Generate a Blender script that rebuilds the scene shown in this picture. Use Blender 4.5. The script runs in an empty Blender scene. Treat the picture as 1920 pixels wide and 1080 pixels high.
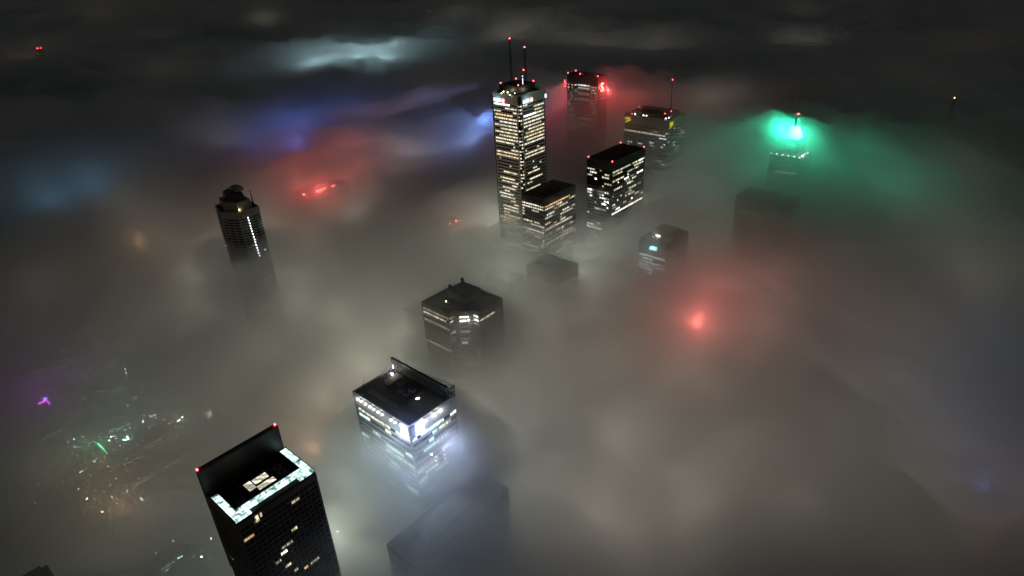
import bpy, math, random
from mathutils import Matrix, Vector, noise

random.seed(11)
sc = bpy.context.scene
COL = sc.collection
H, F = 447.0, 1248.0          # height of the viewpoint, focal length in photo pixels
R = [[0.6609072984382055, -0.38466870104411177, 0.6443846159772504],
     [-0.7489342548359843, -0.2832108202391438, 0.5990735457627386],
     [-0.04794814703804016, -0.8785337908905423, -0.47526766506791873]]


def ray(u, v):
    c = (u - 960, v - 540, F)
    return [sum(R[i][k] * c[k] for k in range(3)) for i in range(3)]


def un(u, v, z):               # where the sight line through a photo pixel meets the height z
    r = ray(u, v)
    t = (z - H) / r[2]
    return r[0] * t, r[1] * t, z


def on_x(u, v, x):
    r = ray(u, v)
    t = x / r[0]
    return r[1] * t, H + r[2] * t


def on_y(u, v, y):
    r = ray(u, v)
    t = y / r[1]
    return r[0] * t, H + r[2] * t


def fb(x, y, L, octv, seed):
    return noise.fractal(Vector((x / L, y / L, seed)), .85, 2.1, octv)


def billow(x, y, L, seed):      # rounded cloud heads with creases between them
    v, a, q = 0.0, 1.0, 1.0 / L
    wx, wy = x + 35 * noise.noise(Vector((x / 110, y / 110, seed))), y + 35 * noise.noise(Vector((x / 110, y / 110, seed + 7)))
    for k in range(4):
        v += a * (.42 - abs(noise.noise(Vector((wx * q, wy * q, seed + k * 3.7)))) * 1.6)
        a *= .52
        q *= 2.05
    return -v


def sig(t):
    return 1 / (1 + math.exp(-max(-30, min(30, t))))


def bump(x, y, cx, cy_, s, h):
    return h * math.exp(-((x - cx) ** 2 + (y - cy_) ** 2) / (2 * s * s))


def clear(x, y):               # thin fog over the low blocks on the left
    return min(1.0, bump(x, y, 200, 405, 48, .62) + sig((282 + .12 * (y - 600) - x) / 55) * sig((y - 295 + 40 * fb(x, y, 200, 3, 4.4)) / 60) * sig((1000 - y) / 90))


def swell(x, y, r, green=1.0):
    far = min(1.0, max(0.0, (r - 750) / 1200))
    s = far * (58 * fb(x, y, 520, 5, 2.2) + 14)
    s += green * bump(x, y, 695, 252, 110, 60) + bump(x, y, 635, 235, 60, 32)
    s += bump(x, y, 725, 525, 80, 77) + bump(x, y, 470, 785, 50, 14) + bump(x, y, 725, 415, 60, 36) + bump(x, y, 330, 365, 40, 8)
    s -= bump(x, y, 295, 670, 60, 22) + bump(x, y, 96, 255, 50, 10) + bump(x, y, 606, 395, 45, 34) + bump(x, y, 462, 372, 30, 8)
    return s


def h1(x, y, r):
    return 204 + swell(x, y, r, .55) + 16 * fb(x, y, 240, 5, 1.3) + 18 * billow(x, y, 70, 8.8) - 25 * clear(x, y)


def h2(x, y, r):
    return 171 + swell(x, y, r) + 22 * fb(x, y, 170, 5, 5.7) + 20 * billow(x, y, 95, 3.3) - 100 * clear(x, y)


def h3(x, y, r):
    return max(4, 140 + swell(x, y, r) * .8 + 26 * fb(x, y, 120, 5, 9.1) - 140 * clear(x, y))


# ------------------------------------------------------------------ camera, world, render
cam = bpy.data.cameras.new('camera')
co = bpy.data.objects.new('camera', cam)
COL.objects.link(co)
sc.camera = co
cam.sensor_width = 36
cam.lens = 36 * F / 1920
cam.clip_start = 1
cam.clip_end = 60000
co.matrix_world = Matrix(((R[0][0], -R[0][1], -R[0][2], 0), (R[1][0], -R[1][1], -R[1][2], 0),
                          (R[2][0], -R[2][1], -R[2][2], H), (0, 0, 0, 1)))
w = bpy.data.worlds.new('World')
sc.world = w
w.use_nodes = True
wt = w.node_tree
sky = wt.nodes.new('ShaderNodeTexSky')
sky.sky_type = 'NISHITA'
sky.sun_disc = False
sky.sun_elevation = math.radians(2)
sky.sun_rotation = math.radians(250)
wt.links.new(sky.outputs[0], wt.nodes['Background'].inputs[0])
wt.nodes['Background'].inputs[1].default_value = 0.026
vs = sc.view_settings
vs.view_transform = 'Standard'
vs.look = 'None'
vs.exposure = 0
vs.gamma = 1
cy = sc.cycles
cy.volume_bounces = 4
cy.adaptive_threshold = 0.015
cy.max_bounces = 8
cy.use_denoising = True
cy.sample_clamp_indirect = 4


# ------------------------------------------------------------------ materials
def newmat(name):
    m = bpy.data.materials.new(name)
    m.use_nodes = True
    return m, m.node_tree, m.node_tree.nodes['Principled BSDF']


def surf(name, c, rough=.7, metal=0.0, var=.25, scale=.12):
    m, n, b = newmat(name)
    tc = n.nodes.new('ShaderNodeTexCoord')
    no = n.nodes.new('ShaderNodeTexNoise')
    no.inputs['Scale'].default_value = scale
    no.inputs['Detail'].default_value = 6
    n.links.new(tc.outputs['Object'], no.inputs['Vector'])
    mx = n.nodes.new('ShaderNodeMix')
    mx.data_type = 'RGBA'
    mx.inputs['A'].default_value = (*[x * (1 - var) for x in c], 1)
    mx.inputs['B'].default_value = (*[min(1, x * (1 + var)) for x in c], 1)
    n.links.new(no.outputs['Fac'], mx.inputs['Factor'])
    n.links.new(mx.outputs['Result'], b.inputs['Base Color'])
    b.inputs['Roughness'].default_value = rough
    b.inputs['Metallic'].default_value = metal
    return m


def math_node(n, op, a, b=None):
    q = n.nodes.new('ShaderNodeMath')
    q.operation = op
    for i, v in enumerate((a, b)):
        if v is None:
            continue
        if hasattr(v, 'node'):
            n.links.new(v, q.inputs[i])
        else:
            q.inputs[i].default_value = v
    return q.outputs[0]


def lit(name, c, e, bay=1.35, mull=.14, lo=.52, floor=3.4):
    """lit glass: one bay after another between mullions, each bay with its own blinds and ceiling lights"""
    m, n, b = newmat(name)
    b.inputs['Base Color'].default_value = (.05, .05, .05, 1)
    b.inputs['Roughness'].default_value = .2
    tc = n.nodes.new('ShaderNodeTexCoord')
    sp = n.nodes.new('ShaderNodeSeparateXYZ')
    n.links.new(tc.outputs['Object'], sp.inputs[0])
    s = math_node(n, 'DIVIDE', math_node(n, 'ADD', sp.outputs[0], sp.outputs[1]), bay)
    fr = math_node(n, 'FRACT', s)
    gate = math_node(n, 'GREATER_THAN', fr, mull)
    cell = n.nodes.new('ShaderNodeCombineXYZ')
    n.links.new(math_node(n, 'FLOOR', s), cell.inputs[0])
    n.links.new(math_node(n, 'FLOOR', math_node(n, 'DIVIDE', sp.outputs[2], floor)), cell.inputs[1])
    wn = n.nodes.new('ShaderNodeTexWhiteNoise')
    wn.noise_dimensions = '3D'
    n.links.new(cell.outputs[0], wn.inputs['Vector'])
    lev = math_node(n, 'ADD', math_node(n, 'MULTIPLY', math_node(n, 'POWER', wn.outputs['Value'], 1.4), 1.5), lo)
    st = math_node(n, 'MULTIPLY', math_node(n, 'MULTIPLY', lev, gate), e)
    b.inputs['Emission Color'].default_value = (*c, 1)
    n.links.new(st, b.inputs['Emission Strength'])
    m.cycles.emission_sampling = 'NONE'
    return m


def glow(name, c, e):
    m, n, b = newmat(name)
    b.inputs['Base Color'].default_value = (*[min(.8, x) for x in c], 1)
    b.inputs['Emission Color'].default_value = (*c, 1)
    b.inputs['Emission Strength'].default_value = e
    m.cycles.emission_sampling = 'NONE'
    return m


M = {
    'marble': surf('white_marble', (.66, .65, .6)),
    'steel': surf('brushed_steel', (.34, .36, .35), .45, .3),
    'black': surf('black_steel', (.018, .018, .018), .5),
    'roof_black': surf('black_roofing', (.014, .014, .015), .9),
    'roof_grey': surf('grey_roofing', (.05, .05, .052), .9),
    'granite': surf('red_granite', (.09, .045, .04), .5),
    'bronze': surf('bronze_cladding', (.15, .14, .125), .6, .2),
    'beacon_orange': glow('beacon_orange', (1, .42, .18), 9),
    'stone': surf('grey_stone', (.2, .2, .2), .7),
    'concrete': surf('concrete', (.16, .16, .155), .8),
    'brown': surf('brown_brick', (.05, .04, .034), .9),
    'glass': surf('dark_glass', (.012, .014, .016), .15, 0, .3, .3),
    'pale': surf('pale_panel', (.42, .42, .42), .6),
    'metal': surf('dark_metal', (.04, .04, .042), .45, .6),
    'asphalt': surf('asphalt', (.045, .045, .045), .9),
    'paving': surf('paving', (.2, .195, .185), .9),
    'paint': surf('road_paint', (.75, .75, .72), .8),
    'earth': surf('city_ground', (.07, .068, .06), .95, 0, .4, .01),
    'w_warm': lit('warm_lit_glass', (1, .84, .52), .88),
    'w_cream': lit('cream_lit_glass', (1, .93, .72), .88),
    'w_cool': lit('cool_lit_glass', (.86, 1, .95), 1.3),
    'w_amber': lit('amber_lit_glass', (1, .6, .25), 1.0),
    'w_dim': lit('dim_lit_glass', (1, .86, .6), .35),
    'w_bright': lit('bright_lit_glass', (1, .97, .85), 3.2),
    'w_teal': lit('teal_lit_glass', (.6, 1, .95), 1.6),
    'w_street': lit('street_lit_glass', (1, .93, .75), 9, 2.2, .2),
    'w_street_y': lit('yellow_street_lit_glass', (1, .85, .25), 8, 2.2, .2),
    'w_street_t': lit('teal_street_lit_glass', (.6, 1, .95), 10, 2.2, .2),
    'w_street_a': lit('amber_street_lit_glass', (1, .6, .25), 9, 2.2, .2),
    'red_lamp': glow('red_beacon', (1, .06, .08), 14),
    'white_lamp': glow('white_lamp', (1, .97, .9), 16),
    'warm_lamp': glow('warm_flood', (1, .95, .6), 12),
    'amber_lamp': glow('amber_lamp', (1, .5, .15), 110),
    'street_white': glow('street_white', (1, .97, .88), 80),
    'street_dim': glow('street_dim', (1, .93, .8), 24),
    'street_cool': glow('street_cool', (.7, .88, 1), 100),
    'blue_lamp': glow('blue_lamp', (.25, .35, 1), 20),
    'lilac_lamp': glow('lilac_lamp', (.6, .6, 1), 4),
    'sign_white': glow('sign_white', (.92, .97, 1), 2.2),
    'sign_red': glow('sign_red', (1, .13, .1), 9),
    'sign_roundel': glow('sign_roundel', (1, .28, .22), 1.4),
    'sign_yellow': glow('sign_yellow', (1, .83, .03), 1.0),
    'sign_teal': glow('sign_teal', (.5, 1, .95), 2.2),
    'logo_white': glow('logo_white', (.95, .97, 1), 9),
    'neon_red': glow('neon_red', (1, .1, .08), 14),
    'neon_blue': glow('neon_blue', (.22, .32, 1), 30),
    'neon_purple': glow('neon_purple', (.85, .1, 1), 12),
    'neon_violet': glow('neon_violet', (.3, .2, 1), 16),
    'neon_green': glow('neon_green', (.1, 1, .4), 12),
    'crown_green': glow('crown_green', (.1, 1, .55), 9),
    'teal_flood': glow('teal_flood', (.55, 1, .92), 110),
}


def crown_glass(name):
    m, n, b = newmat(name)
    b.inputs['Base Color'].default_value = (.1, .13, .13, 1)
    b.inputs['Roughness'].default_value = .15
    tc = n.nodes.new('ShaderNodeTexCoord')
    br = n.nodes.new('ShaderNodeTexBrick')
    br.offset = 0
    br.inputs['Scale'].default_value = 1
    br.inputs['Brick Width'].default_value = 2.6
    br.inputs['Row Height'].default_value = 2.2
    br.inputs['Mortar Size'].default_value = .11
    br.inputs['Color1'].default_value = (1, 1, 1, 1)
    br.inputs['Color2'].default_value = (.55, .55, .55, 1)
    br.inputs['Mortar'].default_value = (.03, .03, .03, 1)
    n.links.new(tc.outputs['Object'], br.inputs['Vector'])
    no = n.nodes.new('ShaderNodeTexNoise')
    no.inputs['Scale'].default_value = .16
    no.inputs['Detail'].default_value = 4
    no.inputs['Distortion'].default_value = 1.2
    n.links.new(tc.outputs['Object'], no.inputs['Vector'])
    rp = n.nodes.new('ShaderNodeMapRange')
    rp.inputs['From Min'].default_value = .36
    rp.inputs['From Max'].default_value = .62
    rp.inputs['To Min'].default_value = .1
    rp.inputs['To Max'].default_value = 3.4
    n.links.new(no.outputs['Fac'], rp.inputs['Value'])
    st = math_node(n, 'MULTIPLY', br.outputs['Color'], rp.outputs[0])
    b.inputs['Emission Color'].default_value = (.7, 1, .94, 1)
    n.links.new(st, b.inputs['Emission Strength'])
    m.cycles.emission_sampling = 'NONE'
    return m


M['crown'] = crown_glass('lit_crown_glass')


def screen_glass():
    m, n, b = newmat('screen_glass')
    b.inputs['Base Color'].default_value = (.35, .42, .42, 1)
    b.inputs['Roughness'].default_value = .1
    b.inputs['Alpha'].default_value = .38
    return m


M['screen'] = screen_glass()


# ------------------------------------------------------------------ mesh building
class MB:
    def __init__(s):
        s.v, s.f = [], []

    def box(s, x0, x1, y0, y1, z0, z1):
        b = len(s.v)
        s.v += [(x, y, z) for z in (z0, z1) for y in (y0, y1) for x in (x0, x1)]
        s.f += [tuple(b + i for i in q) for q in
                ((0, 2, 3, 1), (4, 5, 7, 6), (0, 1, 5, 4), (2, 6, 7, 3), (0, 4, 6, 2), (1, 3, 7, 5))]
        return s

    def prism(s, poly, z0, z1, top=None):
        b, n = len(s.v), len(poly)
        top = top or poly
        s.v += [(x, y, z0) for x, y in poly] + [(x, y, z1) for x, y in top]
        s.f += [(b + i, b + (i + 1) % n, b + n + (i + 1) % n, b + n + i) for i in range(n)]
        s.f += [tuple(b + n + i for i in range(n)), tuple(b + n - 1 - i for i in range(n))]
        return s

    def ring(s, inner, outer, z0, z1):
        b, n = len(s.v), len(inner)
        s.v += [(x, y, z) for z in (z0, z1) for p in (inner, outer) for x, y in p]
        for i in range(n):
            j = (i + 1) % n
            s.f += [(b + n + i, b + n + j, b + 3 * n + j, b + 3 * n + i),
                    (b + j, b + i, b + 2 * n + i, b + 2 * n + j),
                    (b + 2 * n + i, b + 3 * n + i, b + 3 * n + j, b + 2 * n + j),
                    (b + i, b + j, b + n + j, b + n + i)]
        return s

    def tube(s, p, q, r0, r1=None, k=6):
        r1 = r0 if r1 is None else r1
        p, q = Vector(p), Vector(q)
        d = (q - p).normalized()
        a = d.orthogonal().normalized()
        c = d.cross(a)
        b = len(s.v)
        for o, r in ((p, r0), (q, r1)):
            s.v += [tuple(o + (a * math.cos(t) + c * math.sin(t)) * r) for t in [2 * math.pi * i / k for i in range(k)]]
        s.f += [(b + i, b + (i + 1) % k, b + k + (i + 1) % k, b + k + i) for i in range(k)]
        s.f += [tuple(b + k - 1 - i for i in range(k)), tuple(b + k + i for i in range(k))]
        return s

    def ball(s, c, r, sq=1.0, n=8, m=5):
        b = len(s.v)
        for i in range(1, m):
            t = math.pi * i / m
            s.v += [(c[0] + r * math.sin(t) * math.cos(2 * math.pi * j / n), c[1] + r * math.sin(t) * math.sin(2 * math.pi * j / n),
                     c[2] + r * sq * math.cos(t)) for j in range(n)]
        s.v += [(c[0], c[1], c[2] + r * sq), (c[0], c[1], c[2] - r * sq)]
        T = len(s.v) - 2
        for i in range(m - 2):
            s.f += [(b + i * n + j, b + (i + 1) * n + j, b + (i + 1) * n + (j + 1) % n, b + i * n + (j + 1) % n) for j in range(n)]
        s.f += [(T, b + j, b + (j + 1) % n) for j in range(n)]
        s.f += [(T + 1, b + (m - 2) * n + (j + 1) % n, b + (m - 2) * n + j) for j in range(n)]
        return s

    def build(s, name, mat, parent=None, smooth=False):
        off = parent.matrix_world.translation if False else Vector((0, 0, 0))
        q = parent
        while q is not None:
            off = off + Vector(q.location)
            q = q.parent
        me = bpy.data.meshes.new(name)
        me.from_pydata([(x - off.x, y - off.y, z - off.z) for x, y, z in s.v], [], s.f)
        me.materials.append(M[mat] if isinstance(mat, str) else mat)
        if smooth:
            for p in me.polygons:
                p.use_smooth = True
        me.update()
        o = bpy.data.objects.new(name, me)
        COL.objects.link(o)
        o.parent = parent
        return o


def tag(o, label, cat=None, group=None, kind=None):
    o['label'] = label
    if cat:
        o['category'] = cat
    if group:
        o['group'] = group
    if kind:
        o['kind'] = kind
    return o


def thing(name, loc, label, cat, group=None):
    o = bpy.data.objects.new(name, None)
    COL.objects.link(o)
    o.location = loc
    o.empty_display_size = 2
    return tag(o, label, cat, group)


def struct(name, mb, mat, label=None):
    o = mb.build(name, mat)
    o['kind'] = 'structure'
    if label:
        o['label'] = label
    return o


def rect(x0, x1, y0, y1):
    return [(x0, y0), (x1, y0), (x1, y1), (x0, y1)]


def offset(poly, d):
    out, n = [], len(poly)
    for i in range(n):
        a, b, c = Vector(poly[i - 1]), Vector(poly[i]), Vector(poly[(i + 1) % n])
        e1, e2 = (b - a).normalized(), (c - b).normalized()
        n1, n2 = Vector((e1.y, -e1.x)), Vector((e2.y, -e2.x))
        m = (n1 + n2)
        m = m / max(.3, m.dot(n1))
        out.append((b.x + m.x * d, b.y + m.y * d))
    return out


def edge_box(mb, a, b, s0, s1, z0, z1, out0, out1):
    """a slab along the wall line a-b, from s0 to s1 metres along it, standing out0..out1 proud of it"""
    a, b = Vector(a), Vector(b)
    e = (b - a).normalized()
    nrm = Vector((e.y, -e.x))
    p = [a + e * s0 + nrm * out0, a + e * s0 + nrm * out1, a + e * s1 + nrm * out1, a + e * s1 + nrm * out0]
    mb.prism([(q.x, q.y) for q in p], z0, z1)


class Tower:
    """core of dark glass, projecting floor bands, corner posts and ribs, roof, parapet; lit windows set into the bands"""

    def __init__(s, name, label, cat, poly, z, fl, wall, band=.45, top=6, ribs=0, glass='glass', roof='roof_black', par=1.2, zlow=0, group=None):
        cx = sum(p[0] for p in poly) / len(poly)
        cyy = sum(p[1] for p in poly) / len(poly)
        s.poly, s.z, s.fl, s.band, s.top = poly, z, fl, band, top
        s.root = thing(name, (cx, cyy, 0), label, cat, group)
        MB().prism(poly, 0, z - .6).build('glazing', glass, s.root)
        wb = MB()
        n = len(poly)
        out = offset(poly, .3)
        s.floors = []
        zz = z - top
        wb.ring(poly, out, zz, z - .6)
        while zz > max(6, zlow):
            s.floors.append((zz - fl * (1 - band), zz))       # the glass strip under this band
            zz -= fl
            wb.ring(poly, out, zz, zz + fl * band)
        wb.ring(poly, out, 0, max(1, zz))
        for i in range(n):
            a, b = poly[i], poly[(i + 1) % n]
            L = (Vector(b) - Vector(a)).length
            if L > 8:
                edge_box(wb, a, b, 0, .8, 0, z - .6, .02, .36)
                edge_box(wb, a, b, L - .8, L, 0, z - .6, .02, .36)
            if ribs and L > 8:
                k = max(1, round(L / ribs))
                for j in range(1, k):
                    edge_box(wb, a, b, j * L / k - .18, j * L / k + .18, 0, z - .6, .02, .42)
        wb.build('wall', wall, s.root)
        MB().prism(offset(poly, -.2), z - .58, z - .2).build('roof', roof, s.root)
        if par:
            MB().ring(offset(poly, -.6), offset(poly, .32), z - .57, z + par).build('parapet', wall, s.root)
        s.bits = []

    def win(s, i, s0, s1, z0, z1, mat):
        s.bits.append((i, s0, s1, z0, z1, mat))

    def flush(s, most=92):
        """every lit window a part of its own; beyond the largest, the rest is one mass"""
        s.bits.sort(key=lambda q: -(q[2] - q[1]) * (q[4] - q[3]) * (1.0 if q[3] > 140 else .3))
        rest = {}
        for k, (i, s0, s1, z0, z1, mat) in enumerate(s.bits):
            mb = MB() if k < most else rest.setdefault(mat, MB())
            edge_box(mb, s.poly[i], s.poly[(i + 1) % len(s.poly)], s0, s1, z0, z1, .01, .12)
            if k < most:
                mb.build('window', mat, s.root)
        for mat, mb in rest.items():
            mb.build('window', mat, s.root)['kind'] = 'stuff'

    def L(s, i):
        return (Vector(s.poly[(i + 1) % len(s.poly)]) - Vector(s.poly[i])).length

    def scatter(s, faces, prob, mats, unit=3.0, runs=(1, 4), zmin=0, zmax=1e9, full=0.0, ends=.9):
        for (z0, z1) in s.floors:
            if not zmin <= z0 <= zmax:
                continue
            for i in faces:
                Ln = s.L(i)
                p = prob(z0, i) if callable(prob) else prob
                fu = full(z0, i) if callable(full) else full
                if random.random() < fu:
                    g = random.random()
                    a, b = ends, Ln - ends
                    if g < .3:
                        a += random.uniform(0, .4) * Ln
                    elif g < .5:
                        b -= random.uniform(0, .4) * Ln
                    s.win(i, a, b, z0 + .15, z1 - .1, random.choice(mats))
                    continue
                x = ends
                while x < Ln - ends - unit * .8:
                    k = random.randint(*runs)
                    e = min(x + k * unit, Ln - ends)
                    if random.random() < p:
                        s.win(i, x + .1, e - .1, z0 + .15, z1 - .1, random.choice(mats))
                    x = e


def beacon(parent, p, mat='red_lamp', r=.55, name='beacon', pole=.8):
    b = MB().ball((p[0], p[1], p[2] + pole + r * .6), r).build(name, mat, parent, True)
    MB().tube(p, (p[0], p[1], p[2] + pole + .1), .14).build('bracket', 'metal', b)
    return b


def lattice(parent, x, y, z0, z1, w0, w1, name='mast'):
    mb = MB()
    h = z1 - z0
    n = max(4, int(h / 3.2))
    for k in range(n):
        a, b = k / n, (k + 1) / n
        wa, wb = w0 + (w1 - w0) * a, w0 + (w1 - w0) * b
        ca = [(x + sx * wa, y + sy * wa, z0 + h * a) for sx, sy in ((-1, -1), (1, -1), (1, 1), (-1, 1))]
        cb = [(x + sx * wb, y + sy * wb, z0 + h * b) for sx, sy in ((-1, -1), (1, -1), (1, 1), (-1, 1))]
        for i in range(4):
            mb.tube(ca[i], cb[i], .17, k=4)
            mb.tube(ca[i], cb[(i + 1) % 4], .1, k=3)
            mb.tube(cb[i], cb[(i + 1) % 4], .1, k=3)
    return mb.build(name, 'metal', parent)


def text(parent, s, size, face, pos, mat, depth=.25, name='letter', bold=.0, each=False):
    """writing on a wall; face 'x' looks along -X, face 'y' along -Y; pos = lower left corner seen from outside"""
    cu = bpy.data.curves.new('writing', 'FONT')
    cu.body = s
    cu.size = size
    cu.extrude = depth / 2
    cu.offset = bold
    cu.resolution_u = 3
    o = bpy.data.objects.new('writing', cu)
    COL.objects.link(o)
    bpy.context.view_layer.update()
    me = bpy.data.meshes.new_from_object(o.evaluated_get(bpy.context.evaluated_depsgraph_get()))
    bpy.data.objects.remove(o)
    off = Vector((0, 0, 0))
    q = parent
    while q is not None:
        off = off + Vector(q.location)
        q = q.parent
    for v in me.vertices:
        a, b, c = v.co
        p = Vector((pos[0] - c, pos[1] - a, pos[2] + b)) if face == 'x' else Vector((pos[0] + a, pos[1] - c, pos[2] + b))
        v.co = p - off
    me.materials.clear()
    me.materials.append(M[mat])
    r = bpy.data.objects.new(name, me)
    COL.objects.link(r)
    r.parent = parent
    return r


def disc(mb, c, r, face, d, k=20):
    if face == 'x':
        mb.tube((c[0] - d, c[1], c[2]), (c[0], c[1], c[2]), r, k=k)
    else:
        mb.tube((c[0], c[1] - d, c[2]), (c[0], c[1], c[2]), r, k=k)


def lamp(name, loc, p, c, r=4, spot=None):
    l = bpy.data.lights.new(name, 'SPOT' if spot else 'POINT')
    l.energy = p
    l.color = c
    l.shadow_soft_size = r
    o = bpy.data.objects.new(name, l)
    COL.objects.link(o)
    o.location = loc
    if spot:
        d, ang, bl = spot
        l.spot_size = math.radians(ang)
        l.spot_blend = bl
        o.rotation_euler = Vector(d).to_track_quat('-Z', 'Y').to_euler()
    return o
#@@SPLIT
#@@PART2
# ------------------------------------------------------------------ the tall towers
FOOT = []


def foot(x0, x1, y0, y1):
    FOOT.append((x0, x1, y0, y1))
    return rect(x0, x1, y0, y1)


# --- pale marble tower with two masts
x0, x1, y0, y1, n = 507, 549, 447, 487, 3.6
FOOT.append((x0, x1, y0, y1))
T = Tower('office_tower', 'tall pale marble tower with two masts and white letters at its top', 'tower',
          [(x0 + n, y0), (x1 - n, y0), (x1 - n, y0 + n), (x1, y0 + n), (x1, y1 - n), (x1 - n, y1 - n), (x1 - n, y1),
           (x0 + n, y1), (x0 + n, y1 - n), (x0, y1 - n), (x0, y0 + n), (x0 + n, y0 + n)], 298, 3.6, 'marble', band=.56, top=9)
bm_root = T.root
for (a, b) in ((x0 + .9, y0 + .9), (x1 - n, y0 + .9), (x0 + .9, y1 - n), (x1 - n, y1 - n)):
    MB().box(a, a + n - .9, b, b + n - .9, 0, 297.3).build('corner_bay', 'black', bm_root)
cream = ['w_warm', 'w_cream', 'w_cream']
for k, (z0, z1) in enumerate(T.floors):
    La, Lb = T.L(9), T.L(0)
    A, B = [], []
    if k == 0:
        A, B = [(0, .7, 'w_bright')], [(.02, .2, 'w_cream')]
    elif k == 1:
        A, B = [(.48, 1, 'w_cream')], [(.5, 1, 'w_cream')]
    elif k == 2:
        A, B = [(0, .3, 'w_cream'), (.83, 1, 'w_cream')], [(.52, .92, 'w_warm')]
    elif k == 3:
        A, B = [(.03, .8, 'w_amber')], [(0, .62, 'w_bright'), (.66, 1, 'w_cream')]
    elif k < 12:
        for Q in (A, B):
            r = random.random()
            Q.append((0 if r < .7 else random.uniform(.1, .3), 1 if r > .2 else random.uniform(.75, .9), random.choice(cream)))
    elif z0 > 240:
        for Q in (A, B):
            for j in range(2):
                if random.random() < .5:
                    s = random.random() * .8
                    Q.append((s, s + random.choice((.06, .1, .4)), random.choice(cream)))
    elif z0 > 232:
        A, B = [(0, 1, 'w_warm')], [(0, 1, 'w_cream')]
    elif z0 > 217:
        for Q in (A, B):
            if random.random() < .45:
                s = random.random() * .8
                Q.append((s, s + random.choice((.05, .08, .2)), 'w_cream'))
    else:
        for Q in (A, B):
            r = random.random()
            if r < .68:
                Q.append((random.uniform(0, .3), random.uniform(.7, 1), random.choice(cream)))
            elif r < .85:
                s = random.random() * .7
                Q.append((s, s + .25, 'w_warm'))
    for Q, i, Ln in ((A, 9, La), (B, 0, Lb)):
        for s, e, m in Q:
            T.win(i, .9 + s * (Ln - 1.8), .9 + min(1, e) * (Ln - 1.8), z0 + .1, z1 - .05, m)
    if z0 > 130 and random.random() < .82:
        MB().box(x0 + .8, x0 + .9, y0 + 1.3, y0 + n - .2, z0, z1 - .2).build('window', random.choice(['w_cream', 'w_dim']), bm_root)
    if z0 > 130 and random.random() < .82:
        MB().box(x0 + 1.3, x0 + n - .2, y0 + .8, y0 + .9, z0, z1 - .2).build('window', random.choice(['w_cream', 'w_dim']), bm_root)
T.flush(86)
pent = MB().box(515, 541, 455, 481, 297.8, 305.5).build('penthouse', 'metal', bm_root)
MB().box(514.5, 541.5, 454.5, 481.5, 305.5, 306).build('cap', 'roof_black', pent)
for p in ((516, 456), (540, 456), (516, 480), (540, 480)):
    beacon(bm_root, (p[0], p[1], 306), r=.7)
for u, v in ((944, 172), (952, 173.5), (965, 175), (969, 174), (978, 171.5), (994, 166.5), (940, 175), (956, 178)):
    p = un(u, v, 299.5)
    q = MB().ball((p[0], p[1], 299.6), .55 if v < 175 else .35).build('floodlight', 'warm_lamp', bm_root, True)
    MB().tube((p[0], p[1], 297.8), (p[0], p[1], 299.2), .12).build('bracket', 'metal', q)
lamp('rooftop_floodlight', (511, 466, 301), 900, (1, .96, .6), .5)
lamp('rooftop_floodlight', (526, 451, 301), 900, (1, .96, .6), .5)
p = un(959.5, 158, 306)
q = lattice(bm_root, p[0], p[1], 306, 350, .75, .5)
beacon(q, (p[0], p[1], 350), r=.65, pole=.2)
p = un(986, 156.5, 306)
q = lattice(bm_root, p[0], p[1], 306, 340, 1.0, .35)
beacon(q, (p[0], p[1], 340), r=.7, pole=1.2)
beacon(q, (p[0] - 1.5, p[1] + 1.2, 319), r=.7, pole=.2)
p = un(980.3, 158, 306)
MB().tube(p, (p[0], p[1], 312), .3).ball((p[0], p[1], 314), .5).build('lilac_light_pole', 'lilac_lamp', bm_root, True)
for (u, hgt) in ((964.5, 7), (967, 4), (947, 3)):
    p = un(u, 158, 306)
    MB().tube(p, (p[0], p[1], 306 + hgt), .3, .15).build('aerial', 'metal', bm_root)
for face, px_, py_, pz in (('x', 506.62, 482.4, 290.6), ('y', 511.6, 446.62, 290.6)):
    sg = text(bm_root, 'BMO', 4.6, face, (px_, py_, pz), 'sign_white', .3, 'sign', .05)
    rd = MB()
    rc = (px_, py_ - 13.2, pz + 1.6) if face == 'x' else (px_ + 13.2, py_, pz + 1.6)
    disc(rd, rc, 2.6, face, .3, 24)
    r_ = rd.build('roundel', 'sign_roundel', sg)
    mp = (px_ - .32, py_ - 11.9, pz + .2) if face == 'x' else (px_ + 11.9, py_ - .32, pz + .2)
    text(r_, 'M', 3.4, face, mp, 'sign_white', .2, 'emblem', .08)
    lp = (px_ - 3, py_ - 6, pz + 2) if face == 'x' else (px_ + 6, py_ - 3, pz + 2)
    lamp('sign_glow', lp, 700, (.35, .8, 1), 1)
MB().box(549.4, 550.9, 448, 455, 289, 292.5).build('sign', 'sign_white', bm_root)

# --- long black steel tower
T = Tower('office_tower', 'long flat-roofed black steel tower with red beacons, standing clear of the fog at centre right', 'tower',
          foot(574, 639, 379, 412), 223, 3.4, 'black', band=.42, top=9.5, ribs=3.2, par=.8)
wm = ['w_cream', 'w_cream', 'w_bright', 'w_cool', 'w_dim', 'w_warm']
T.scatter([0, 3], lambda z, i: .72 if z > 208 else (.12 if 165 > z > 150 else .36), wm, 3.2, (1, 3), 60, 400,
          full=lambda z, i: .35 if z > 209 else (.5 if 141 < z < 147 else .05))
T.flush()
for p in ((575, 380), (638, 380), (638, 411), (575, 411)):
    beacon(T.root, (p[0], p[1], 223.8), r=.65)
MB().box(592, 620, 389, 402, 222.8, 223.7).build('penthouse', 'roof_black', T.root)

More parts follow.
